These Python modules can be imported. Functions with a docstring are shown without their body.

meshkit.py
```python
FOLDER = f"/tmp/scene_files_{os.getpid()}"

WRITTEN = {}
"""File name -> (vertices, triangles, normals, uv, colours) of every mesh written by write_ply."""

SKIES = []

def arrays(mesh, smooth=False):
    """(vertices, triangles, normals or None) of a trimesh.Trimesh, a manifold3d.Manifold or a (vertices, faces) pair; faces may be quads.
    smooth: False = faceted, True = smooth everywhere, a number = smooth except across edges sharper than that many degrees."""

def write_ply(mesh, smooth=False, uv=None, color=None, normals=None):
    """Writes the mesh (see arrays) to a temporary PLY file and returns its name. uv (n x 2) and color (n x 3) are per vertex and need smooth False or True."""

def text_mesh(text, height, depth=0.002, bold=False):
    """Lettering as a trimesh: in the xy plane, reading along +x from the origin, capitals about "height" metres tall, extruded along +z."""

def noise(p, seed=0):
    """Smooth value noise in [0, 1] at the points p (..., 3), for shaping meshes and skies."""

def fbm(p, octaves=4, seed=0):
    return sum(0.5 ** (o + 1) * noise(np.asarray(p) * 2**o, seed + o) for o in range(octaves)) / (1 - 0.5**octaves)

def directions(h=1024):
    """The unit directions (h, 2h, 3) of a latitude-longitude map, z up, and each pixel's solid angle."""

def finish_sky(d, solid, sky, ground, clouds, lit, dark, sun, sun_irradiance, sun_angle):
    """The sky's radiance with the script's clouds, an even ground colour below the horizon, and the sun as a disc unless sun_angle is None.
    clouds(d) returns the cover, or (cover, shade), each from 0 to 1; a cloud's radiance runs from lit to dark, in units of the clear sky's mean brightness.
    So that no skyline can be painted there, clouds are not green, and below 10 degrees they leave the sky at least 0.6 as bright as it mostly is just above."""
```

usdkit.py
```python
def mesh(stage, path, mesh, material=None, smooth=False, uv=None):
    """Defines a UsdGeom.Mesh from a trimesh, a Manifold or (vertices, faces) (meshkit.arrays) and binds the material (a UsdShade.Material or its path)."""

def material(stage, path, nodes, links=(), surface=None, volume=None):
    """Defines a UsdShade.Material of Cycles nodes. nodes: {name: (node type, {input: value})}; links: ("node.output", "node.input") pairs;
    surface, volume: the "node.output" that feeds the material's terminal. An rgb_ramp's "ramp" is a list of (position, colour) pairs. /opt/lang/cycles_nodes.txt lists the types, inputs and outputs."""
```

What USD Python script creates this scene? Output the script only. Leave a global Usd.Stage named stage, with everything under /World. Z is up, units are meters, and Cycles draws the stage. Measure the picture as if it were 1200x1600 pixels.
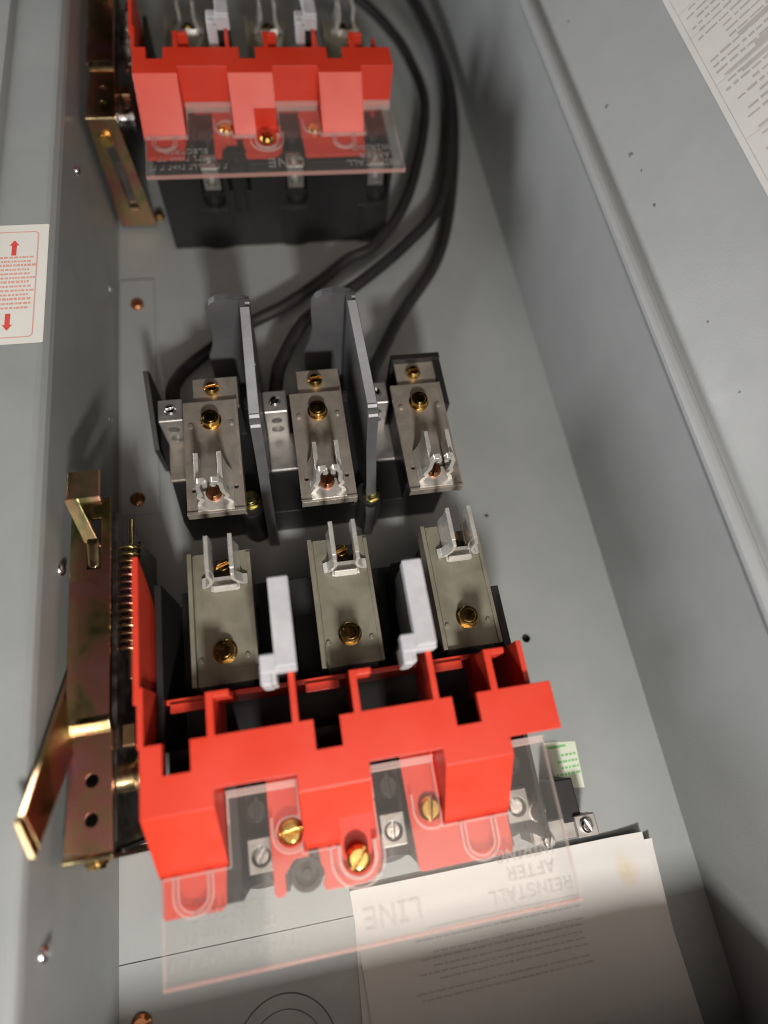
import math, random
import numpy as np
import trimesh
import manifold3d as m3
from manifold3d import Manifold, CrossSection
from shapely.geometry import Polygon, box as shapely_box, Point, LineString
from shapely.affinity import translate as tr
from shapely.ops import unary_union
from pxr import Usd, UsdGeom, UsdLux, UsdShade, Gf, Sdf
import usdkit, meshkit

rng = random.Random(7)
stage = Usd.Stage.CreateInMemory()
UsdGeom.SetStageUpAxis(stage, UsdGeom.Tokens.z)
UsdGeom.SetStageMetersPerUnit(stage, 1.0)
UsdGeom.Xform.Define(stage, '/World')
UsdGeom.Scope.Define(stage, '/World/Looks')

# ------------------------------------------------------------------ camera
cam = UsdGeom.Camera.Define(stage, '/World/camera')
RX = np.array([[0.98260916, -0.16017962, 0.09392406], [-0.11323129, -0.91778056, -0.38060152], [0.14716628, 0.36334739, -0.91995693]])
right, up, back = RX[0], -RX[1], -RX[2]
M = Gf.Matrix4d(*right, 0, *up, 0, *back, 0, 0, 0, 0.450, 1)
cam.AddTransformOp().Set(M)
cam.CreateHorizontalApertureAttr(27.0)
cam.CreateVerticalApertureAttr(36.0)
cam.CreateFocalLengthAttr(21.15)
cam.CreateClippingRangeAttr(Gf.Vec2f(0.01, 50))
cam.CreateFStopAttr(2.4)
cam.CreateFocusDistanceAttr(0.385)
cam.CreateExposureAttr(0.0)

# ------------------------------------------------------------------ lamps
def rect_light(name, pos, target, w, h, power, color):
    L = UsdLux.RectLight.Define(stage, '/World/' + name)
    p, t = Gf.Vec3d(*pos), Gf.Vec3d(*target)
    z = (p - t).GetNormalized()
    upv = Gf.Vec3d(1, 0, 0) if abs(z[0]) < .9 else Gf.Vec3d(0, 1, 0)
    x = Gf.Cross(upv, z).GetNormalized(); y = Gf.Cross(z, x)
    L.AddTransformOp().Set(Gf.Matrix4d(*x, 0, *y, 0, *z, 0, *p, 1))
    L.CreateWidthAttr(w); L.CreateHeightAttr(h)
    L.CreateIntensityAttr(power); L.CreateColorAttr(Gf.Vec3f(*color))
    return L
rect_light('work_lamp', (0.03, -0.44, 0.565), (0.02, 0.12, 0.09), 0.065, 0.065, 470.0, (1.0, 0.97, 0.92))
rect_light('side_lamp', (-0.70, 0.58, 0.285), (0.24, 0.30, 0.12), 0.4, 0.20, 23.0, (1.0, 0.99, 1.0))
rect_light('room_lamp', (0.25, -0.88, 1.95), (0.0, -0.1, 0.0), 1.3, 1.0, 3.3, (1.0, 0.83, 0.70))

# ------------------------------------------------------------------ materials
def mat(name, nodes, links, surface='p.BSDF'):
    return usdkit.material(stage, '/World/Looks/' + name, nodes, links, surface=surface)

def paint(name, c1, c2, rough=0.5, bump=0.12, bscale=900, spec=0.4, bevel=0.0):
    n = {'tc': ('texture_coordinate', {}), 'g': ('geometry', {}),
         'n1': ('noise_texture', {'scale': 14.0, 'detail': 9.0, 'roughness': 0.68}),
         'r1': ('rgb_ramp', {'ramp': [(0.3, c1), (0.7, c2)]}),
         'n2': ('noise_texture', {'scale': float(bscale), 'detail': 3.0}),
         'n3': ('noise_texture', {'scale': 30.0, 'detail': 4.0}),
         'mr': ('map_range', {'from_min': 0.3, 'from_max': 0.7, 'to_min': rough - .08, 'to_max': rough + .08}),
         'b': ('bump', {'strength': bump, 'distance': 0.0004}),
         'p': ('principled_bsdf', {'specular_ior_level': spec})}
    l = [('g.position', 'n1.vector'), ('g.position', 'n2.vector'), ('g.position', 'n3.vector'), ('n1.fac', 'r1.fac'), ('r1.color', 'p.base_color'),
         ('n2.fac', 'b.height'), ('b.normal', 'p.normal'), ('n3.fac', 'mr.value'), ('mr.result', 'p.roughness')]
    if bevel:
        n['bv'] = ('bevel', {'samples': 6, 'radius': bevel}); l.append(('bv.bevel', 'b.normal'))
    return mat(name, n, l)

def metal(name, ramp, rough=0.3, scale=40.0, bump=0.1, metallic=1.0, rv=0.08, bevel=0.0, bscale=500.0, detail=4.0):
    n = {'g': ('geometry', {}),
         'n1': ('noise_texture', {'scale': scale, 'detail': detail, 'roughness': 0.55, 'distortion': 0.6}),
         'r1': ('rgb_ramp', {'ramp': ramp}),
         'n2': ('noise_texture', {'scale': bscale, 'detail': 3.0}),
         'mr': ('map_range', {'from_min': 0.3, 'from_max': 0.7, 'to_min': rough - rv, 'to_max': rough + rv}),
         'b': ('bump', {'strength': bump, 'distance': 0.0004}),
         'p': ('principled_bsdf', {'metallic': metallic})}
    l = [('g.position', 'n1.vector'), ('g.position', 'n2.vector'), ('n1.fac', 'r1.fac'), ('r1.color', 'p.base_color'),
         ('n2.fac', 'b.height'), ('b.normal', 'p.normal'), ('n1.fac', 'mr.value'), ('mr.result', 'p.roughness')]
    if bevel:
        n['bv'] = ('bevel', {'samples': 6, 'radius': bevel}); l.append(('bv.bevel', 'b.normal'))
    return mat(name, n, l)

GREY = paint('grey_enamel', (0.255, 0.272, 0.272), (0.293, 0.308, 0.308), rough=0.40, bump=0.22, bscale=800)
GREYDOOR = paint('grey_enamel_door', (0.29, 0.303, 0.306), (0.33, 0.342, 0.345), rough=0.43, bump=0.22, bscale=800)
RED = paint('red_plastic', (0.58, 0.033, 0.013), (0.64, 0.044, 0.018), rough=0.40, bump=0.07, bscale=1500, spec=0.75, bevel=0.0007)
BLACK = paint('black_phenolic', (0.010, 0.010, 0.011), (0.020, 0.019, 0.019), rough=0.42, bump=0.15, bscale=900, spec=0.45, bevel=0.0006)
CHAR = paint('charcoal_fibre', (0.062, 0.063, 0.067), (0.105, 0.105, 0.11), rough=0.38, bump=0.2, bscale=600, spec=0.5)
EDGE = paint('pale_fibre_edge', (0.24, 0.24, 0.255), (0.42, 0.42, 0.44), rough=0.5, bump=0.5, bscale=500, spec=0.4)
SILVERGREY = paint('mottled_grey_insulator', (0.34, 0.34, 0.36), (0.56, 0.56, 0.59), rough=0.5, bump=0.6, bscale=260, spec=0.4, bevel=0.0006)
RUBBER = paint('black_cable_jacket', (0.012, 0.011, 0.012), (0.024, 0.021, 0.021), rough=0.45, bump=0.12, bscale=500, spec=0.4)
PAPER = paint('white_paper', (0.54, 0.525, 0.505), (0.60, 0.58, 0.56), rough=0.8, bump=0.2, bscale=500, spec=0.15)
WHITE = paint('white_label', (0.68, 0.67, 0.62), (0.76, 0.75, 0.70), rough=0.45, bump=0.05, bscale=500, spec=0.4)
GREENLABEL = paint('pale_green_label', (0.55, 0.60, 0.48), (0.62, 0.66, 0.55), rough=0.5, bump=0.05, bscale=500)
INKRED = paint('red_ink', (0.62, 0.05, 0.04), (0.70, 0.08, 0.06), rough=0.6, bump=0)
INKPINK = paint('thin_red_ink', (0.62, 0.30, 0.25), (0.70, 0.38, 0.32), rough=0.6, bump=0)
INKGREEN = paint('green_ink', (0.16, 0.40, 0.16), (0.26, 0.50, 0.24), rough=0.6, bump=0)
INKGREY = paint('grey_ink', (0.33, 0.31, 0.30), (0.48, 0.46, 0.45), rough=0.7, bump=0)
HOLE = paint('dark_hole', (0.006, 0.006, 0.006), (0.01, 0.01, 0.01), rough=0.7, bump=0)
DIRT = paint('dirt_mark', (0.07, 0.07, 0.068), (0.20, 0.20, 0.195), rough=0.7, bump=0.3)
DARKGREEN = paint('dark_terminal_plastic', (0.012, 0.013, 0.013), (0.02, 0.02, 0.02), rough=0.4, bump=0.1, bevel=0.0006)
GOLD = metal('yellow_zinc', [(0.30, (0.26, 0.30, 0.12)), (0.41, (0.52, 0.40, 0.20)), (0.49, (0.56, 0.33, 0.20)), (0.57, (0.50, 0.22, 0.17)), (0.70, (0.34, 0.17, 0.18))], rough=0.33, scale=30, bump=0.08, bevel=0.0006)
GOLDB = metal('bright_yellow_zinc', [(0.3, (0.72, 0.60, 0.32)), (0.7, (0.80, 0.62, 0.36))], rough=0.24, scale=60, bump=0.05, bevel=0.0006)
BRASS = metal('brass_screw', [(0.3, (0.78, 0.52, 0.18)), (0.7, (0.62, 0.40, 0.13))], rough=0.2, scale=150, bump=0.05, bevel=0.0005)
COPPER = metal('copper', [(0.3, (0.55, 0.25, 0.12)), (0.7, (0.40, 0.18, 0.09))], rough=0.35, scale=90, bump=0.05, bevel=0.0004)
GREENBRASS = metal('green_zinc', [(0.3, (0.45, 0.45, 0.16)), (0.7, (0.62, 0.55, 0.24))], rough=0.25, scale=120, bump=0.05, bevel=0.0004)
TIN = metal('tinned_plate', [(0.3, (0.185, 0.172, 0.130)), (0.7, (0.235, 0.220, 0.170))], rough=0.45, scale=70, bump=0.16, metallic=0.25, bevel=0.0004, bscale=400)
TINMID = metal('tinned_plate_warm', [(0.3, (0.31, 0.275, 0.235)), (0.7, (0.39, 0.345, 0.30))], rough=0.36, scale=70, bump=0.14, metallic=0.5, bevel=0.0004, bscale=400)
SILVER = metal('silver_clip', [(0.3, (0.56, 0.545, 0.51)), (0.7, (0.68, 0.66, 0.62))], rough=0.28, scale=90, bump=0.1, metallic=0.5, bevel=0.0004)
ALU = metal('aluminium_lug', [(0.3, (0.36, 0.345, 0.33)), (0.7, (0.47, 0.45, 0.43))], rough=0.42, scale=90, bump=0.15, metallic=0.75, bevel=0.0005)
ZINC = metal('zinc_screw', [(0.3, (0.70, 0.71, 0.73)), (0.7, (0.82, 0.83, 0.84))], rough=0.18, scale=200, bump=0.05, bevel=0.0004)
STEEL = metal('dark_steel', [(0.3, (0.16, 0.15, 0.14)), (0.7, (0.26, 0.25, 0.24))], rough=0.35, scale=90, bump=0.05, bevel=0.0004)

CLEAR = mat('clear_acrylic', {
    'f0': ('fresnel', {'IOR': 1.45}), 'ge': ('geometry', {}), 'fr': ('math', {'math_type': 'subtract', 'value1': 1.0}), 'f': ('math', {'math_type': 'multiply'}), 't': ('transparent_bsdf', {'color': (0.96, 0.955, 0.945)}),
    'g': ('glossy_bsdf', {'roughness': 0.06, 'color': (1, 1, 1)}), 'd': ('diffuse_bsdf', {'color': (0.85, 0.84, 0.80)}),
    'm1': ('mix_closure', {'fac': 0.035}), 'm2': ('mix_closure', {})},
    [('t.BSDF', 'm1.closure1'), ('d.BSDF', 'm1.closure2'), ('ge.backfacing', 'fr.value2'), ('f0.fac', 'f.value1'), ('fr.value', 'f.value2'), ('f.value', 'm2.fac'), ('m1.closure', 'm2.closure1'), ('g.BSDF', 'm2.closure2')], surface='m2.closure')
def clearish(name, col, fac):
    return mat(name, {
        'f0': ('fresnel', {'IOR': 1.45}), 'ge': ('geometry', {}), 'fr': ('math', {'math_type': 'subtract', 'value1': 1.0}), 'f': ('math', {'math_type': 'multiply'}), 't': ('transparent_bsdf', {'color': (0.97, 0.96, 0.95)}),
        'g': ('glossy_bsdf', {'roughness': 0.10, 'color': (1, 1, 1)}), 'd': ('diffuse_bsdf', {'color': col}),
        'm1': ('mix_closure', {'fac': fac}), 'm2': ('mix_closure', {})},
        [('t.BSDF', 'm1.closure1'), ('d.BSDF', 'm1.closure2'), ('ge.backfacing', 'fr.value2'), ('f0.fac', 'f.value1'), ('fr.value', 'f.value2'), ('f.value', 'm2.fac'), ('m1.closure', 'm2.closure1'), ('g.BSDF', 'm2.closure2')], surface='m2.closure')
CLEAREDGE = clearish('acrylic_cut_edge', (0.80, 0.45, 0.40), 0.32)
CLEARTEXT = clearish('moulded_lettering', (0.40, 0.385, 0.37), 0.36)
CLEARRING = clearish('moulded_ring', (0.84, 0.70, 0.66), 0.20)

# ------------------------------------------------------------------ scene helpers (all shapes in millimetres)
ORG = {}
def numbered(path):
    if not stage.GetPrimAtPath(path): return path
    k = 1
    while stage.GetPrimAtPath(f'{path}_{k:03d}'): k += 1
    return f'{path}_{k:03d}'

def tag(prim, label=None, cat=None, group=None, kind=None):
    for k, v in (('label', label), ('category', cat), ('group', group), ('kind', kind)):
        if v: prim.SetCustomDataByKey(k, v)
    return prim

def thing(name, label, cat, loc, group=None, kind=None):
    path = numbered('/World/' + name)
    x = UsdGeom.Xform.Define(stage, path)
    x.AddTranslateOp().Set(Gf.Vec3d(*(np.array(loc) * .001)))
    ORG[path] = np.array(loc, float)
    return tag(x.GetPrim(), label, cat, group, kind)

def vf(m):
    if isinstance(m, Manifold):
        k = m.to_mesh(); return np.array(k.vert_properties[:, :3], float), np.array(k.tri_verts)
    return np.array(m.vertices, float), np.array(m.faces)

def obj(name, mesh, material, parent=None, smooth=32, label=None, kind=None):
    if isinstance(mesh, (list, tuple)): mesh = join(*mesh)
    v, f = vf(mesh)
    base = parent.GetPath().pathString if parent is not None else '/World'
    path = numbered(base + '/' + name)
    org = next((o for p, o in ORG.items() if (path + '/').startswith(p + '/')), np.zeros(3))
    tm = trimesh.Trimesh((v - org) * .001, f, process=True)
    prim = usdkit.mesh(stage, path, tm, material, smooth=smooth).GetPrim()
    return tag(prim, label, kind=kind)

def join(*ms):
    out = []
    for m in ms:
        v, f = vf(m); out.append(trimesh.Trimesh(v, f, process=False))
    return trimesh.util.concatenate(out)

def mani(m):
    if isinstance(m, Manifold): return m
    return Manifold(m3.Mesh(np.asarray(m.vertices, np.float32), np.asarray(m.faces, np.uint32)))

def box(x0, x1, y0, y1, z0, z1):
    return Manifold.cube((x1 - x0, y1 - y0, z1 - z0)).translate((x0, y0, z0))

def cbox(x0, x1, y0, y1, z0, z1, r=0.6):
    P = []
    for sx in (0, 1):
        for sy in (0, 1):
            for sz in (0, 1):
                X, Y, Z = (x0, x1)[sx], (y0, y1)[sy], (z0, z1)[sz]
                dx, dy, dz = r * (1 - 2 * sx), r * (1 - 2 * sy), r * (1 - 2 * sz)
                P += [(X + dx, Y + dy, Z), (X + dx, Y, Z + dz), (X, Y + dy, Z + dz)]
    return Manifold.hull_points(np.array(P, float))

def sbox(x0, x1, y0, y1): return shapely_box(x0, y0, x1, y1)

def polys(p):
    return list(getattr(p, 'geoms', [p]))

def cs(p):
    loops = []
    for g in polys(p):
        g = g if g.exterior.is_ccw else Polygon(list(g.exterior.coords)[::-1], g.interiors)
        loops.append(np.array(g.exterior.coords)[:-1])
        for i in g.interiors:
            c = np.array(i.coords)[:-1]
            if i.is_ccw: c = c[::-1]
            loops.append(c)
    return CrossSection(loops, m3.FillRule.EvenOdd)

def slab(p, z0, z1):
    if not hasattr(p, 'geom_type'): p = Polygon(p)
    return Manifold.extrude(cs(p), z1 - z0).translate((0, 0, z0))

def prof_x(yz, x0, x1):          # outline in (y, z) drawn out along x
    p = yz if hasattr(yz, 'geom_type') else Polygon(yz)
    m = Manifold.extrude(cs(p), x1 - x0)
    return m.transform(np.array([[0, 0, 1, x0], [1, 0, 0, 0], [0, 1, 0, 0]], float))

def prof_y(xz, y0, y1):          # outline in (x, z) drawn out along y
    p = xz if hasattr(xz, 'geom_type') else Polygon(xz)
    m = Manifold.extrude(cs(p), y1 - y0)
    return m.transform(np.array([[1, 0, 0, 0], [0, 0, -1, y1], [0, 1, 0, 0]], float))

def cyl(x, y, z0, z1, r, r2=None, n=28):
    return Manifold.cylinder(z1 - z0, r, r if r2 is None else r2, n).translate((x, y, z0))

def cyl_y(x, y0, y1, z, r, n=24):
    return Manifold.cylinder(y1 - y0, r, r, n).rotate((-90, 0, 0)).translate((x, y0, z))

def cyl_x(x0, x1, y, z, r, n=24):
    return Manifold.cylinder(x1 - x0, r, r, n).rotate((0, 90, 0)).translate((x0, y, z))

def bolt(x, y, z, r, h, rot=0):   # hexagon head with a chamfered crown on a washer
    head = Manifold.cylinder(h, r, r, 6).rotate((0, 0, rot)).translate((x, y, z + .8)) ^ cyl(x, y, z + .8, z + .8 + h, r * 1.02, r * .86, 32)
    return Manifold.batch_boolean([head, cyl(x, y, z, z + .9, r * 1.06), cyl(x, y, z, z + h + 1.0, r * .62)], m3.OpType.Add)

def screw(x, y, z, r, h, ang, slot=1.7):
    head = cyl(x, y, z, z + h * .6, r) + cyl(x, y, z + h * .6, z + h, r, r * .72)
    cut = box(-r * 1.2, r * 1.2, -slot / 2, slot / 2, h * .45, h * 2).rotate((0, 0, ang)).translate((x, y, z))
    return head - cut

def spline(pts, n=12):
    P = np.array(pts, float); P = np.vstack([2 * P[0] - P[1], P, 2 * P[-1] - P[-2]]); out = []
    for i in range(1, len(P) - 2):
        for t in np.linspace(0, 1, n, endpoint=False):
            a, b, c_, d = P[i - 1:i + 3]
            out.append(.5 * ((2 * b) + (-a + c_) * t + (2 * a - 5 * b + 4 * c_ - d) * t * t + (-a + 3 * b - 3 * c_ + d) * t ** 3))
    return np.array(out + [P[-2]])

def tube(C, r, n=14, caps=True):
    C = np.array(C, float); T = np.gradient(C, axis=0); T /= np.linalg.norm(T, axis=1)[:, None]
    N = np.cross(T[0], (0.3, 0.2, 1.0)); N /= np.linalg.norm(N); V, F = [], []
    for i in range(len(C)):
        N = N - T[i] * (N @ T[i]); N /= np.linalg.norm(N); B = np.cross(T[i], N)
        for k in range(n):
            a = 2 * math.pi * k / n; V.append(C[i] + r * (math.cos(a) * N + math.sin(a) * B))
    for i in range(len(C) - 1):
        for k in range(n):
            a, b = i * n + k, i * n + (k + 1) % n; F += [(a, b, b + n), (a, b + n, a + n)]
    if caps:
        V += [C[0], C[-1]]; s, e = len(V) - 2, len(V) - 1; o = (len(C) - 1) * n
        for k in range(n): F += [(s, (k + 1) % n, k), (e, o + k, o + (k + 1) % n)]
    return trimesh.Trimesh(np.array(V), np.array(F), process=False)

def slab_quad(A, B, C, D, t):     # a flat bar through four corners, thickness t
    P = np.array([A, B, C, D], float); n = np.cross(P[1] - P[0], P[3] - P[0]); n /= np.linalg.norm(n)
    return Manifold.hull_points(np.vstack([P + n * t / 2, P - n * t / 2]))

def ribbon(line, w):              # flat outline of a bent sheet from its centre line
    return LineString(line).buffer(w / 2, cap_style='flat', join_style='round', resolution=4)

def letters(text, height, depth, x, y, z, rot=180, bold=False):
    t = meshkit.text_mesh(text, height, depth, bold=bold)
    t.apply_transform(trimesh.transformations.rotation_matrix(math.radians(rot), (0, 0, 1)))
    t.apply_translation((x, y, z))
    return t

# ================================================================== the enclosure
XL, XR, Y0, Y1, ZL, ZR = -133.7, 243.6, -200.0, 1000.0, 135.0, 157.0
enc = thing('enclosure', 'grey enamelled steel enclosure box holding all the switchgear', 'enclosure', (0, 0, 0), kind='structure')
pan = sbox(XL, XR, Y0, Y1)
for hx, hy, hr in ((163.7, 61.3, 3.3), (156.0, 164.5, 1.6)): pan = pan.difference(Point(hx, hy).buffer(hr, 16))
seam = sbox(XL, 60, -93.5, -92.95)
obj('back_panel', slab(pan.difference(seam), -2.0, 0.0), GREY, enc, smooth=False)
obj('panel_backing', box(XL, XR, Y0, Y1, -9, -5), HOLE, enc, smooth=False)
ring = Point(-40, -155).buffer(30.4, 40).difference(Point(-40, -155).buffer(29.6, 40)).union(Point(-40, -155).buffer(22.4, 40).difference(Point(-40, -155).buffer(21.9, 40)))
obj('knockout_ring', slab(ring, 0.05, 0.25), DIRT, enc, smooth=False)
# left side: wall, bent rim, flange, outer lip
lw = ribbon([(XL - 1, -2), (XL - 1, ZL - 6), (XL - 1.9, ZL - 2.8), (XL - 4.2, ZL - 1.2), (XL - 7, ZL - 1), (XL - 39, ZL - 1), (XL - 40.2, ZL + .6), (XL - 41.5, ZL + 1.6), (XL - 120, ZL + 1.8)], 2.0)
obj('side_wall', prof_y(lw, Y0, Y1), GREY, enc)
rw = ribbon([(XR + 1, -2), (XR + 1, ZR - 9), (XR - 1.0, ZR - 7.2), (XR - 2.0, ZR - 5.0), (XR - 1.6, ZR - 2.9), (XR - .2, ZR - 1.4), (XR + 2.0, ZR - .6), (XR + 4.4, ZR - .9), (XR + 6.4, ZR - 2.2), (XR + 7.6, ZR - 4.4), (XR + 8.0, ZR - 14)], 2.0)
obj('side_wall', prof_y(rw, Y0, Y1), GREYDOOR, enc)
obj('end_wall', box(XL - 1, XR + 1, Y0 - 2, Y0, -2, ZR), GREY, enc, smooth=False)
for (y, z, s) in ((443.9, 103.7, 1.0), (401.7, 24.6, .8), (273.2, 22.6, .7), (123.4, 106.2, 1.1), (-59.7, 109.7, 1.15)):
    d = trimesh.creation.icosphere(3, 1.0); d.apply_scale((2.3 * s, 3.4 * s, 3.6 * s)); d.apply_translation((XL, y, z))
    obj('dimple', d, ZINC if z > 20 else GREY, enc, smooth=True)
obj('panel_screw', screw(-121, -124.5, 0, 6.0, 3.5, 20), COPPER, enc)

# mounting strip low at the left
strip = thing('mounting_strip', 'flat grey steel strip with two brass screws beside the left wall', 'mounting strip', (-117, 315, 0))
obj('plate', cbox(-131.9, -102.4, 198, 432, 0.1, 2.6, .5), GREY, strip)
obj('screw', screw(-117.1, 402.6, 2.6, 5.6, 3.4, 30), COPPER, strip)
obj('screw', screw(-118.7, 210.5, 2.6, 5.6, 3.4, 75), COPPER, strip)

# ================================================================== the opened door on the right
TH = math.radians(57); CW, SW = math.cos(TH), math.sin(TH)
def on_door(m, lift=0.0):          # (s, y, height above the sheet) -> scene
    v, f = vf(m); s, y, h = v[:, 0], v[:, 1], v[:, 2] + lift
    return trimesh.Trimesh(np.stack([255 + s * CW - h * SW, y, 155 + s * SW + h * CW], 1), f, process=False)
door = thing('door', 'grey enamelled enclosure door standing open at the right', 'door', (255, 350, 155), kind='structure')
dl = ribbon([(-8.5, 2.0), (-5.5, -1.2), (-2.0, -2.2), (2.2, -1.6), (6, -1.0), (300, -1.0)], 2.0)
obj('door_panel', on_door(prof_y(dl, Y0, Y1)), GREYDOOR, door)
for s, y, r in ((14.6, 517, 1.3), (15.3, 414, 2.1), (17.1, 361, 2.1), (19.4, 343, .9), (17.7, 311, 1.5), (19.0, 211.3, .9), (19.3, 159.7, .8)):
    q = [(s + r * rng.uniform(.35, 1.2) * math.cos(a), y + 1.2 * r * rng.uniform(.35, 1.2) * math.sin(a)) for a in np.linspace(0, 6.28, 10)[:-1]]
    obj('paint_chip', on_door(slab(q, 0.05, 0.2)), DIRT, door, smooth=False)

sheet = thing('wiring_diagram', 'white printed wiring diagram sheet stuck inside the open door', 'diagram sheet', (300, 420, 230))
def door_print(m, lift): return on_door(m, lift)
obj('sheet', door_print(slab(sbox(73.2, 285, 90, 720), 0, .25), .1), PAPER, sheet, smooth=False)
fr = sbox(76.5, 280, 96, 714).difference(sbox(76.9, 279.6, 96.4, 713.6))
for y in (150, 205, 262, 306, 356, 403, 428, 470, 530, 600): fr = fr.union(sbox(76.5, 280, y, y + .35))
obj('ruled_frame', door_print(slab(fr, 0, .06), .36), INKGREY, sheet, smooth=False)
tx = []
for y in np.arange(100, 712, 5.6):
    if rng.random() < .16: continue
    s = 80 + rng.choice([0, 0, 5, 14, 3]); end = s + rng.uniform(35, 110)
    while s < end:
        w = rng.uniform(2, 8); tx.append(sbox(s, min(s + w, 278), y, y + rng.uniform(1.3, 2.1))); s += w + rng.uniform(.8, 1.8)
for k in range(16):
    y = rng.uniform(320, 560); s = rng.uniform(84, 120); tx.append(sbox(s, s + rng.uniform(20, 60), y, y + rng.uniform(2.5, 4)))
obj('printed_lines', door_print(slab(unary_union(tx), 0, .06), .44), INKGREY, sheet, smooth=False, kind='stuff')

# ================================================================== warning label on the left flange
lab = thing('warning_label', 'white sticker with red arrows and red print on left flange', 'label', (-155, 307, ZL))
zl = ZL + .06
obj('sticker', slab(sbox(-172, -137.5, 259.5, 355.5).buffer(-1).buffer(1), zl, zl + .2), WHITE, lab, smooth=False)
bd = sbox(-170, -143.5, 264, 349.5).buffer(-3).buffer(3); bd = bd.difference(bd.buffer(-.7))
obj('border', slab(bd, zl + .2, zl + .26), INKPINK, lab, smooth=False)
def arrow(x, y, s, u): return Polygon([(x - 1.5 * s, y - u * 6.5 * s), (x + 1.5 * s, y - u * 6.5 * s), (x + 1.5 * s, y + u * 2 * s), (x + 2.9 * s, y + u * 2 * s), (x, y + u * 6.5 * s), (x - 2.9 * s, y + u * 2 * s), (x - 1.5 * s, y + u * 2 * s)])
obj('arrow', slab(arrow(-158, 335.7, 1.0, 1), zl + .2, zl + .26), INKRED, lab, smooth=False)
obj('arrow', slab(arrow(-158.6, 276, 1.0, -1), zl + .2, zl + .26), INKRED, lab, smooth=False)
tx = []
for i, y in enumerate(np.arange(286, 327, 3.4)):
    s = -168.0
    while s < -148 + 2.5 * (i % 3 == 1):
        w = rng.uniform(.9, 2.6); tx.append(sbox(s, s + w, y, y + 1.5 + .4 * (i % 4 == 2))); s += w + rng.uniform(.4, .8)
obj('printed_lines', slab(unary_union(tx), zl + .2, zl + .26), INKPINK, lab, smooth=False, kind='stuff')

# ================================================================== the fused switches
CX = (-48.5, 24.3, 96.9)            # centres of the three poles at the fuse plates
NX = (-69.0, 4.3, 76.2)             # centres of the slots in the red shield
FIN = ((-86.0, -52.3), (-13.2, 22.6), (60.0, 95.5))
PITCH = 72.6

def rounded(p, r): return p.buffer(-r).buffer(2 * r, 8).buffer(-r, 8)

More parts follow.
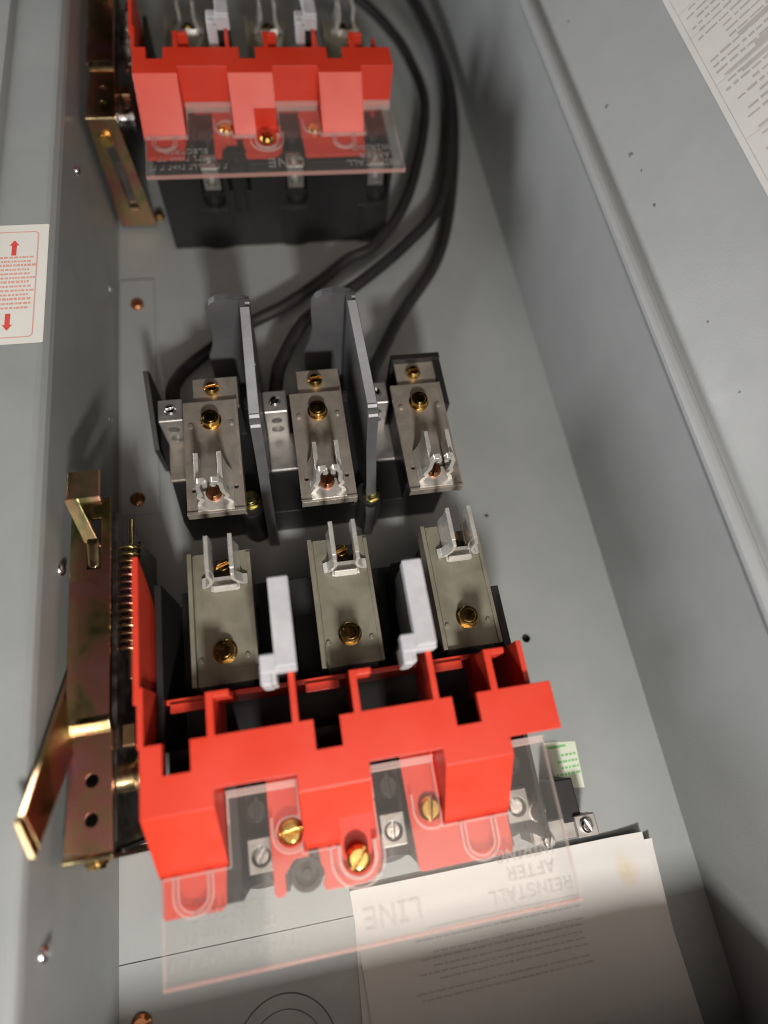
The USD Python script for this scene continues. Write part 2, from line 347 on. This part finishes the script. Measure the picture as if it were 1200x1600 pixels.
def make_switch():
    t = thing('fused_switch', 'lower red shielded three pole fused switch nearest the white paper', 'fused switch', (20, 0, 0), 'red shielded three pole fused switches')
    # --- black base
    b = box(-82, 119, -59, 18, 0, 86)
    for lx in (-38, 34.5, 107): b -= box(lx - 9.5, lx + 9.5, -60, 30, 52, 90)
    for lx in (-38, 34.5, 107): b -= prof_y(Point(lx, 52).buffer(9.4, 10), -60, -50)
    b -= cyl(-14.7, -53, 60, 90, 9.2) + box(-24, -5, -60, -53, 60, 90)
    for lx in (-38, 34.5, 107): b += cyl(lx - 3, -31, 0, 42, 31, None, 48) ^ box(-82, 119, -70, 0, 0, 42)
    rear = box(-80, 120, 17, 118, 0, 46)
    for c in CX: rear += box(c - 15, c + 15, 44, 124, 0, 86.8)
    rear += box(116.5, 121, 30, 84, 0, 90)
    rear += box(-83.5, -80, 17, 108, 0, 104)
    obj('base', b + rear, BLACK, t)
    kn = obj('knob', cyl(-14.7, -53, 40, 84, 8.6) - cyl(-14.7, -53, 80, 90, 6) + cyl(-14.7, -53, 70, 86, 2.6), DARKGREEN, t)
    # --- red line shield
    ledge = Polygon([(-85, 20), (123.3, 20), (123.3, -4), (95.5, -4), (95.5, -12), (60, -12), (60, -4), (22.6, -4), (22.6, -12), (-13.2, -12), (-13.2, -4), (-52.3, -4), (-52.3, -12), (-86, -12), (-86, 20)])
    for n in NX: ledge = ledge.difference(sbox(n - 6.6, n + 6.6, 5.5, 22))
    parts = [slab(ledge, 125, 130)]
    for a, c in ((-52.3, -13.2), (22.6, 60), (95.5, 123.3)): parts.append(box(a, c, -4, -1.2, 96.5, 126))
    for i, (a, c) in enumerate(FIN):
        f = prof_x([(-12, 130), (-40, 97.5), (-40.8, 95.6), (-40, 94), (-4, 94), (-4, 130)], a, c)
        if i == 1: f -= box(4.5, 30, -60, -27.5, 90, 112.5)
        parts.append(f)
    for x in (-11, 61.5): parts.append(box(x - 1.6, x + 1.6, 19.9, 48, 84, 130))
    for x in (-52.3, 20.3, 92.9):
        parts += [box(x - 1.8, x + 1.8, 19.9, 41, 84, 130), box(x - 1.8, x + 9.6, 38, 41, 96, 129.6)]
    parts += [box(-85, 115, 41.2, 44, 60, 97), box(112.4, 115.2, 19.9, 44, 70, 123)]
    parts += [box(n - 9, n + 10, 36.5, 41.3, 92, 98.5) for n in NX]
    parts.append(box(-87, -84, 19.0, 48, 84, 130))
    parts.append(prof_x([(40, 130), (117, 130), (111, 118), (84, 72), (60, 40), (40, 40)], -88.6, -85.6))
    parts.append(box(-86, -82.5, -12, 20, 92, 128))
    parts.append(box(119.5, 123.3, -4, 20, 110, 128))
    sh = Manifold.batch_boolean(parts, m3.OpType.Add)
    shield = obj('line_shield', sh, RED, t)
    # --- thin red tab plate with its screw holes
    tabs = [rounded(Polygon([(-86, -30), (-85.5, -59.5), (-55, -60), (-53, -30)]), 2.5),
            Polygon([(-31.2, -3), (-12.5, -3), (-12.5, -44), (-20, -44), (-25.2, -50), (-25.2, -57.5), (-26.5, -59.6), (-29.6, -59.6), (-31, -57.5)]),
            Polygon([(-8, -24), (25, -24), (25, -50), (23.5, -55), (19.5, -59), (15, -60.6), (-5, -60.6), (-6.5, -58)]),
            rounded(Polygon([(41.4, -3), (61, -3), (61, -38), (95, -38), (94.5, -60.5), (43, -61)]), 2.5)]
    tp = unary_union(tabs).difference(Point(-14.7, -53).buffer(9.2, 16))
    obj('shield_tab', slab(tp, 91.5, 94.4), RED, t)
    for x, y, a in ((-20.1, -31.2, 8), (12.4, -48.2, 48), (53.6, -32.4, 80)):
        obj('brass_screw', screw(x, y, 94.4 if x != 12.4 else 99.2, 6.2, 4.4, a), BRASS, t)
    # --- clear shield
    cl = sbox(-84.5, 123.2, -87, -9.2)
    for a, c in FIN: cl = cl.difference(sbox(a - 1.5, c + 1.0, -41.2, 0))
    cl = cl.difference(Point(12.4, -48.2).buffer(8.2, 12)).difference(sbox(4.2, 20.6, -48.2, -30))
    cl = cl.difference(Point(-20.1, -31.2).buffer(7.2, 12))
    cp = obj('clear_shield', slab(cl, 96.6, 99.1), CLEAR, t, smooth=False)
    ed = cl.exterior
    rim = Polygon(ed).buffer(.05).difference(cl.buffer(-.9))
    bottom = rim.intersection(sbox(-90, 130, -90, -85.6)); sides = rim.intersection(sbox(-90, 130, -85.6, 10))
    obj('cut_edge', slab(bottom, 96.4, 99.5), CLEAREDGE, cp, smooth=False)
    obj('cut_edge', slab(sides, 96.5, 99.3), CLEARRING, cp, smooth=False)
    for a, c in ((-51.3, -14.2), (23.6, 59), (96.5, 122.8)):
        obj('bent_lip', [prof_x(ribbon([(-9.6, 98), (-7.6, 99.2), (-6.9, 101.0), (-6.9, 103.2)], 1.4), a, c), box(a, a + 1.2, -22, -8, 98.9, 100.2)], CLEARRING, cp)
    rs = []
    for x, y, r, leg in ((-69.3, -50.2, 9.4, 9), (77, -51.2, 9.4, 9)):
        for rr in (r, r - 2.2):
            L = [(x - rr, y + leg)] + [(x + rr * math.cos(a), y + rr * math.sin(a)) for a in np.linspace(math.pi, 2 * math.pi, 22)] + [(x + rr, y + leg)]
            rs.append(slab(LineString(L).buffer(.55, resolution=3), 99.05, 100.0))
    for x, y, r in ((12.4, -48.2, 9.4), (12.4, -48.2, 13.5), (53.6, -32.4, 9.4), (-20.1, -31.2, 9.2)):
        L = [(x - r, y + 8)] + [(x + r * math.cos(a), y + r * math.sin(a)) for a in np.linspace(math.pi, 2 * math.pi, 20)] + [(x + r, y + 8)]
        g = LineString(L).buffer(.6, resolution=3)
        rs.append(slab(g.intersection(cl.buffer(-.2)), 99.05, 100.0))
    for q in rs: obj('moulded_ring', q, CLEARRING, cp)
    tl = [letters('REINSTALL', 6.0, .7, 120.5, -75.0, 99.05), letters('AFTER', 6.0, .7, 113.0, -66.2, 99.05), letters('WIRING', 6.0, .7, 114.5, -57.4, 99.05),
          letters('LINE', 9.5, .7, 41.0, -70.5, 99.05)]
    for (x1, x0, y) in ((-22, -82, -80), (-31, -74.5, -70.4)):     # two lines too worn to read
        row = []
        x = x1
        while x > x0:
            w = rng.uniform(1.6, 3.0); 
            row += [slab(sbox(x - .7, x, y, y + 5.0), 99.05, 99.75), slab(tr(sbox(x - w, x - .7, y, y + .8), 0, rng.choice([0., 2.1, 4.2])), 99.05, 99.75)]
            x -= w + rng.choice([1.0, 1.0, 1.2, 3.2])
        tl.append(join(*row))
    tl.append(letters('ELECTRIC', 5.2, .7, -35.5, -57.2, 99.05))
    for q in tl: obj('lettering', q, CLEARTEXT, cp, smooth=False, kind='stuff')
    # --- line lugs
    for k, lx in enumerate((-38.2, 34.4, 106.8)):
        g = cbox(lx - 7.2, lx + 7.2, -50, -32.5, 54, 76, .7) - cyl(lx, -42, 70, 80, 5.2)
        g -= cyl_y(lx, -52, -40, 63, 5.0)
        lug = obj('line_lug', g, ALU, t)
        obj('lug_screw', screw(lx, -42, 69, 5.0, 4.5, 60 + 25 * k), ZINC, lug)
        st = obj('terminal_stud', cyl(lx, -18.5, 56, 80, 6.6) + cyl(lx, -18.5, 80, 83, 6.6, 4.6) - box(lx - 1, lx + 1, -30, -8, 80.5, 90), DARKGREEN, t)
        if k == 2:
            obj('eyelet', cyl(lx + 10.5, -46.5, 70, 76.5, 5.2) - cyl(lx + 10.5, -46.5, 60, 80, 3.8), ZINC, t)
    # --- fuse plates
    for c in CX:
        pl = sbox(c - 18.4, c + 18.8, 49, 128).difference(sbox(c - 4, c + 9.5, 112, 130))
        m = slab(pl, 87, 90) + box(c - 18.4, c - 15.9, 49, 128, 78, 93.4) - box(c - 15.9, c - 14.9, 40, 130, 88.2, 95) + box(c + 16.6, c + 18.8, 49, 126, 78, 91.4)
        for sx in (-13, 13): m += cyl(c + sx, 63.5, 89, 91.0, 1.8, 1.2, 14)
        fp = obj('fuse_plate', m, TIN, t)
        obj('fuse_bolt', bolt(c + .4, 67, 90, 6.6, 4.6, rng.uniform(0, 60)), BRASS, fp)
        cc = c + 3.0
        clip = [box(cc - 8.5, cc + 8.5, 103.5, 112, 90, 91.4), prof_x([(103, 90), (104, 90), (106, 94.5), (105, 95)], cc - 7, cc + 7)]
        for s in (-1, 1):
            wl = ribbon([(s * 13, 91), (s * 10.2, 92.5), (s * 8.4, 96.5), (s * 6.6, 101), (s * 6.2, 107), (s * 6.9, 113)], 2.0)
            wl2 = ribbon([(s * 8.2, 91), (s * 6.4, 100), (s * 6.2, 107), (s * 6.9, 113.2)], 2.4)
            clip.append(prof_y(tr(wl, cc, 0), 106, 112)); clip.append(prof_y(tr(wl2, cc, 0), 110, 131))
        obj('fuse_clip', Manifold.batch_boolean(clip, m3.OpType.Add), SILVER, fp)
        obj('clip_screw', screw(c + 2.2, 119.5, 84, 4.8, 7, 20), BRASS, fp)
    # --- grey interphase bars
    for x in (-12.6, 60.0):
        bar = obj('interphase_bar', cbox(x - 5.4, x + 5.4, 46.5, 93.5, 131, 140, .7) + cbox(x - 13, x + 5.3, 44.5, 54, 128, 138.6, .7)
                  + cbox(x - 13.2, x - 7.6, 38.5, 49, 116, 138.2, .8) + cbox(x - 9, x - 5.5, 39.5, 46, 112, 134, .8), SILVERGREY, t)
        obj('bar_web', box(x - 4.9, x + 4.9, 47.5, 93, 46, 131.2) + box(x - 12, x + 4, 46, 52, 46, 129), BLACK, bar)
        obj('web_foot', cbox(x - 3.5, x + 4.5, 93.2, 108, 46, 88) - box(x - 1, x + 2.5, 97, 104, 80, 90), BLACK, bar)
    return t

switch = make_switch()
OFF = (0.6, 528.5, 0)
def copy_thing(src, name, label, group, off):
    path = numbered('/World/' + name)
    x = UsdGeom.Xform.Define(stage, path)
    x.GetPrim().GetReferences().AddInternalReference(src.GetPath())
    x.GetPrim().SetInstanceable(True)
    UsdGeom.Xformable(x).ClearXformOpOrder()
    o = ORG[src.GetPath().pathString] + np.array(off)
    ops = UsdGeom.Xformable(x)
    op = [k for k in ops.GetOrderedXformOps()] or [UsdGeom.Xformable(x).AddTranslateOp()]
    op[0].Set(Gf.Vec3d(*(o * .001)))
    return tag(x.GetPrim(), label, src.GetCustomDataByKey('category'), group)
copy_thing(switch, 'fused_switch', 'upper red shielded three pole fused switch, inside the loop of black cables', 'red shielded three pole fused switches', OFF)

# ================================================================== operating mechanisms
def make_mechanism(off, label, lever):
    o = np.array(off, float)
    def T(m):
        if isinstance(m, Manifold): return m.translate(tuple(o))
        m = m.copy(); m.apply_translation(o); return m
    t = thing('operating_mechanism', label, 'switch mechanism', o + (-117, 40, 0), 'gold mechanisms on the left of the switches')
    st = Polygon([(-127.6, 37), (-107, 37), (-106.6, 165), (-128.4, 165)]).difference(sbox(-119.6, -111.6, 121, 152))
    arm = slab(st, 104.8, 107.4) + prof_y(Polygon([(-128.4, 107.2), (-126.6, 107.2), (-126.6, 84), (-128.4, 84)]), 37, 165)
    obj('arm_strap', T(arm), GOLD, t)
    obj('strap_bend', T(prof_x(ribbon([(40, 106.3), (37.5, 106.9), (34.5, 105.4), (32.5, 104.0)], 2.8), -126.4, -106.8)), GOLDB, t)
    tp = Polygon([(-126.2, 34), (-106.6, 33), (-105.5, -25), (-128.4, -22)])
    for hy in (9.5, -8.6): tp = tp.difference(Point(-115.7, hy).buffer(3.2, 10))
    front = Manifold.hull_points(np.array([(-128.4, -22.5, 104.6), (-128.4, -25.2, 104.6), (-105.5, -25, 104.6), (-105.5, -27.5, 104.6), (-129.8, -30, 5), (-129.8, -33, 5), (-97.7, -31, 5), (-97.7, -34, 5)]))
    slot = Manifold.hull_points(np.array([(-120.5, -40, 84), (-113, -40, 84), (-117, -40, 22), (-108.5, -40, 22), (-120.5, -15, 84), (-113, -15, 84), (-117, -15, 22), (-108.5, -15, 22)]))
    obj('mounting_plate', T(slab(tp, 101.6, 104.6)), GOLD, t)
    obj('front_plate', T(front - slot), GOLD, t)
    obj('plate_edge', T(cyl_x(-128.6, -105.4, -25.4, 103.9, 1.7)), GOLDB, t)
    obj('slot_guide', T(box(-123, -104, -26.5, -24.5, 12, 92)), STEEL, t)
    obj('pivot_screw', T(Manifold.cylinder(6, 5.2, 4.4, 6).rotate((90, 0, 0)).translate((-118.2, -26.0, 88)) + cyl_y(-118.2, -30, -24, 88, 5.8)), BRASS, t)
    obj('foot_screw', T(bolt(-95, -22, 4, 4.2, 4)), BRASS, t)
    obj('back_plate', T(box(-109, -106.4, -24, 160, 0, 96)), STEEL, t)
    obj('pivot_shaft', T(cyl_x(-107, -96.5, 9, 80, 7.6) + cyl_x(-99.5, -96.8, 9, 80, 10)), ZINC if not lever else GOLDB, t)
    obj('return_link', T(cbox(-105.6, -98.6, 24, 36, 60, 90)), GOLD, t)
    N = 15; C = []
    for i in range(N * 14 + 1):
        a = i / 14 * 2 * math.pi; C.append((-101.2 + 5.0 * math.cos(a), 76 + 66 * i / (N * 14), 86 + 5.0 * math.sin(a)))
    obj('return_spring', T(tube(C, 1.15, 7)), STEEL if not lever else GOLD, t)
    obj('spring_rod', T(cyl_y(-101.2, 60, 158, 86, 1.8)), GOLD, t)
    hk = obj('hook', T(Manifold.batch_boolean([
        slab_quad((-120.2, 136, 104), (-112.6, 136, 104), (-118.4, 157.5, 126), (-125.4, 157.5, 126), 2.8),
        cbox(-124.5, -106.6, 156.4, 174, 124.2, 127.0, .6),
        prof_x(ribbon([(155.8, 120.8), (155.8, 124.4), (157.6, 126)], 2.6), -124.6, -106.6)], m3.OpType.Add)), GOLD, t)
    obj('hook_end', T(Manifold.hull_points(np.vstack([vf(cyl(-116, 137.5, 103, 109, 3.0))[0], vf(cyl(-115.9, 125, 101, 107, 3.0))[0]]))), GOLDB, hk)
    if lever:
        A, B, C_, D = (-130.6, 66, 98), (-126.0, 30, 98), (-126.3, -14.8, 140), (-130.7, -1, 146)
        lv = obj('lever_handle', T(slab_quad(A, B, C_, D, 2.6)), GOLD, t)
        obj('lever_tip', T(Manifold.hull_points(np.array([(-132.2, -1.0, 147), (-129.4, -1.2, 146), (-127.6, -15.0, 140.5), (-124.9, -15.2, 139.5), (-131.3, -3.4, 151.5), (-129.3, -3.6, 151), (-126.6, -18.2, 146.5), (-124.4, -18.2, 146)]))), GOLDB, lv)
    return t
make_mechanism((0, 0, 0), 'gold zinc operating mechanism with slanted lever handle left of the lower red shield', True)
make_mechanism((0.3, 528.5, 0), 'gold zinc operating mechanism with slotted front plate left of the upper red shield', False)

# ================================================================== fuse holder in the middle
def make_holder():
    t = thing('fuse_holder', 'three pole fuse holder with two black fins between the red switches', 'fuse holder', (15, 210, 0))
    b = slab([(-92, 236), (-84, 200), (-78, 172), (112, 172), (118, 205), (118, 262), (-92, 262)], 0, 38)
    for c in CX: b += box(c - 15.5, c + 15.5, 172, 240, 0, 81.6) + box(c - 11, c + 20, 240, 264.5, 0, 77.6)
    b += box(-88, 116, 262, 266, 0, 46)
    b += prof_x([(234, 0), (234, 36), (284, 66), (287, 60), (287, 0)], -97.5, -94.0)
    b += box(114.6, 119.5, 222, 266, 0, 84)
    b += box(83, 119.5, 262, 266.5, 0, 86)
    for x in (-29, 56): b += cyl(x, 174, 0, 52, 9.5)
    obj('base', b, BLACK, t)
    for c in CX:
        m = box(c - 18.3, c + 18.3, 158, 241, 81.8, 85) + box(c - 18.3, c + 18.3, 156.5, 158.6, 79, 86.2) + box(c + 16.9, c + 18.3, 158, 241, 74, 85.4)
        for sx in (-13.5, 13.5):
            m += cyl(c + sx, 222, 84, 86.2, 2.2, 1.5, 14); m -= cyl(c + sx, 174, 80, 90, 1.5, None, 12)
        fp = obj('fuse_plate', m, TINMID, t)
        obj('link_plate', box(c - 11.5, c + 19, 238, 262.5, 77.8, 80.8), TINMID, fp)
        obj('fuse_bolt', bolt(c, 225, 85, 6.6, 4.8, rng.uniform(0, 60)), BRASS, fp)
        obj('link_screw', screw(c + 1.4, 252.5, 80.8, 5.2, 5.0, 10), BRASS, fp)
        cp = [box(c - 11.5, c + 11.5, 158, 172, 84.9, 86.8)]
        for s in (-1, 1):
            wl = ribbon([(s * 10.5, 85), (s * 9.2, 90), (s * 7.2, 94), (s * 8.8, 98), (s * 7.0, 104), (s * 7.0, 113), (s * 5.4, 117), (s * 3.2, 117.5), (s * 2.0, 115), (s * 2.8, 112)], 2.7)
            cp.append(prof_y(tr(wl, c, 0), 162.5, 166))
            wl = ribbon([(s * 10.5, 85), (s * 8, 94), (s * 7.2, 104), (s * 7.0, 113)], 2.6)
            cp.append(prof_y(tr(wl, c, 0), 164, 186))
        obj('fuse_clip', Manifold.batch_boolean(cp, m3.OpType.Add), SILVER, fp)
        obj('clip_screw', screw(c - .6, 169.5, 86, 5.2, 4.6, 70), COPPER, fp)
    for k, lx in enumerate((-77.5, -4.6, 69.5)):
        g = cbox(lx - 8.4, lx + 8.4, 234.5, 252.5, 36, 74, .7) - cyl(lx, 243.5, 70, 80, 4.2)
        g -= cyl_y(lx, 230, 245, 62, 3.8) + cyl_y(lx, 230, 240, 50, 4.6)
        lug = obj('load_lug', g, ALU, t)
        obj('lug_screw', screw(lx, 243.5, 70.2, 4.2, 5.2, 30 * k + 15), ZINC, lug)
        obj('lug_foot', cbox(lx - 8.5, lx + 12, 205, 236, 36, 40, .5), ALU if k else TINMID, lug)
    for k, x in enumerate((-17.0, 55.6)):
        fin = prof_x([(160, 0), (158, 26), (172, 66), (186, 96), (194, 128), (199, 130), (296, 121), (300.5, 118), (301, 0)], x - 3.4, x + 3.4)
        for ny in (291, 238): fin -= cyl_y(0, -3, 3, 0, 2.4).rotate((0, 0, 90)).translate((x + 3.4, ny, 122 if ny > 260 else 126))
        wg = prof_y(Polygon([(x + 1, 0), (x + 1, 119.5), (x - 4, 121.6), (x - 12, 122.4), (x - 19, 121.2), (x - 24, 117.8), (x - 26.8, 112), (x - 27.2, 102), (x - 26.5, 84), (x - 29, 70), (x - 33, 60), (x - 33, 0)]), 297, 300.5)
        wg += prof_y(LineString([(x, 119.2), (x - 12, 121.4), (x - 19, 120.2), (x - 23.4, 117.0), (x - 25.8, 111)]).buffer(1.2, resolution=4), 295.2, 299)
        fn = obj('phase_fin', fin + wg, CHAR, t)
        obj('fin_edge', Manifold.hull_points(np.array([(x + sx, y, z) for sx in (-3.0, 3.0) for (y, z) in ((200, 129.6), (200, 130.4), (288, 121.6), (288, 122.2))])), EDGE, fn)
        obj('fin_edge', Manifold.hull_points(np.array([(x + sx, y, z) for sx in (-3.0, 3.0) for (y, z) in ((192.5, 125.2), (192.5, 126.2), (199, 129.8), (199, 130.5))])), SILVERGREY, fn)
    for x, y in ((-29, 177), (57, 172.5)): obj('mounting_screw', bolt(x, y, 52, 6.4, 5, 12), GREENBRASS, t)
    return t
make_holder()

# ================================================================== cables
def cable(pts, r, label):
    C = spline(pts, 14)
    p = obj('cable', tube(C, r, 18), RUBBER, smooth=True)
    return tag(p, label, 'cable')
cable([(-78, 246, 56), (-78, 258, 56), (-80, 282, 46), (-72, 310, 30), (-50, 334, 24), (-18.5, 358, 22), (12, 372.5, 24), (47, 396, 26), (75, 418, 28), (104, 434, 30), (146, 497, 30), (184, 614, 32), (180, 690, 36), (165, 745, 36), (140, 790, 38), (90, 850, 40), (40, 890, 40)], 5.3,
      'black cable of the inner loop, running to the left terminal of the fuse holder')
cable([(-5, 246, 56), (-4, 258, 56), (-2, 275, 50), (4, 300, 44), (26, 340, 40), (54, 365, 36), (83, 388, 32), (133, 434, 28), (176, 487, 26), (208, 590, 26), (220, 690, 28), (214, 760, 30), (201, 830, 30), (180, 900, 30)], 5.3,
      'black cable running from the outer loop to the middle terminal of the fuse holder')
cable([(69.5, 246, 56), (70, 256, 56), (76, 285, 40), (89, 312, 30), (115, 357, 22), (160, 420, 16), (189, 490, 13), (216, 594, 13), (229, 680, 13), (227, 760, 14), (218, 830, 15), (200, 910, 16)], 5.3,
      'black cable hanging lowest at right, running to the right terminal of the fuse holder')

# ================================================================== ground terminal, sticker, papers
g = thing('ground_terminal', 'small silver terminal bar on a black block right of the lower red shield', 'terminal block', (150, -55, 0))
obj('block', cbox(147.5, 160, -62, -36.2, 0, 30, .7), BLACK, g)
obj('stand', box(126, 168, -70, -60, 0, 24), BLACK, g)
obj('bar', cbox(125.5, 167.5, -71, -58.5, 24, 29.5, .6), ALU, g)
obj('lug', cbox(154, 168, -71.2, -58.3, 29.3, 33, .5), ALU, g)
for x, y, a in ((131, -62, 30), (134.5, -69, 70), (160.6, -64.6, 110)): obj('screw', screw(x, y, 29.5 if x < 150 else 33, 4.2, 3.6, a), ZINC, g)

s = thing('green_sticker', 'small white sticker with green print on the back panel', 'label', (169, -30, 0))
obj('sticker', slab([(157.2, -13.5), (180.7, -16), (179, -46.5), (158.6, -44)], .05, .25), GREENLABEL, s, smooth=False)
tx = [sbox(159.5, 173, -18.5, -16.8)]
for i, y in enumerate((-23, -27.2, -31.2, -35.3)):
    x = (168, 164, 166, 161)[i]
    while x < 178.5:
        w = rng.uniform(1.5, 3.4); tx.append(sbox(x, min(x + w, 179), y - 1.6, y)); x += w + .7
obj('printed_lines', slab(unary_union(tx), .25, .31), INKGREEN, s, smooth=False, kind='stuff')

def paper_sheet(name, label, x0, x1, y0, y1, z, seed, skew, mark):
    t = thing(name, label, 'paper', ((x0 + x1) / 2, (y0 + y1) / 2, z), 'loose instruction sheets at the bottom')
    nx, ny = 56, 56
    U, V = np.meshgrid(np.linspace(0, 1, nx), np.linspace(0, 1, ny), indexing='ij')
    X = x0 + (x1 - x0) * U + skew * V * 0; Y = y0 + (y1 - y0) * V
    X = X + (1 - V) * skew
    Z = z + 3.2 * meshkit.fbm(np.stack([U * 2.2, V * 2.4, U * 0], -1), 3, seed) + 3.0 * np.clip((U - .86) / .14, 0, 1) ** 2 + 0.8 * np.clip((V - .93) / .07, 0, 1) ** 2
    Vt = np.stack([X, Y, Z], -1).reshape(-1, 3); F = []
    for i in range(nx - 1):
        for j in range(ny - 1):
            a = i * ny + j; F += [(a, a + ny, a + ny + 1), (a, a + ny + 1, a + 1)]
    obj('sheet', trimesh.Trimesh(Vt, np.array(F), process=False), mark, t, smooth=True)
    return t, lambda x, y: z + 3.2 * meshkit.fbm(np.stack([(x - x0) / (x1 - x0) * 2.2, (y - y0) / (y1 - y0) * 2.4, 0 * x], -1), 3, seed) + 3.0 * np.clip(((x - x0) / (x1 - x0) - .86) / .14, 0, 1) ** 2 + 0.8 * np.clip(((y - y0) / (y1 - y0) - .93) / .07, 0, 1) ** 2
n = {'g': ('geometry', {}), 'm': ('mapping', {'location': (-0.186, 0.105, 0), 'scale': (1, 1, 1)}), 'gr': ('gradient_texture', {'gradient_type': 'spherical'}),
     'm2': ('mapping', {'scale': (90, 60, 1), 'location': (-0.192 * 90, 0.098 * 60, 0)}), 'nz': ('noise_texture', {'scale': 120.0, 'detail': 3.0}),
     'ad': ('math', {'math_type': 'multiply'}), 'cr': ('rgb_ramp', {'ramp': [(0.10, (0.57, 0.55, 0.53)), (0.5, (0.55, 0.47, 0.33))]}),
     'n2': ('noise_texture', {'scale': 500.0}), 'b': ('bump', {'strength': .2, 'distance': .0004}), 'p': ('principled_bsdf', {'roughness': .8, 'specular_ior_level': .15})}
PAPERSTAIN = mat('stained_paper', n, [('g.position', 'm2.vector'), ('m2.vector', 'gr.vector'), ('g.position', 'nz.vector'), ('gr.fac', 'ad.value1'), ('nz.fac', 'ad.value2'), ('ad.value', 'cr.fac'), ('cr.color', 'p.base_color'),
                                       ('g.position', 'n2.vector'), ('n2.fac', 'b.height'), ('b.normal', 'p.normal')])
paper_sheet('instruction_sheet', 'white loose sheet peeking out at the right from under another sheet', 9, 214, -198, -84, .3, 3, -6, PAPER)
sh, hz = paper_sheet('instruction_sheet', 'white loose instruction sheet with rust stain, on top, under the clear shield', 7.5, 208, -198, -79, 1.5, 11, 6, PAPERSTAIN)
ink = []
for y in (-108, -111, -114, -121, -124, -128, -131.5, -135, -141, -144.5, -176, -180, -184, -188, -192, -195):
    x = rng.uniform(40, 60)
    while x < 150:
        w = rng.uniform(2, 7); xs = np.linspace(x, x + w, 4); k = len(ink)
        zz = hz(xs, np.full(4, y)) + .18
        q = np.array([(a, yy, zv) for yy, up_ in ((y, 0), (y + 1.0, 0)) for a, zv in zip(xs, zz)])
        ink.append(trimesh.Trimesh(q, [(0, 1, 5), (0, 5, 4), (1, 2, 6), (1, 6, 5), (2, 3, 7), (2, 7, 6)], process=False)); x += w + 1.2
INKFAINT = paint('faint_ink', (0.43, 0.415, 0.41), (0.50, 0.48, 0.47), rough=.8, bump=0)
obj('printed_lines', ink, INKFAINT, sh, smooth=False, kind='stuff')
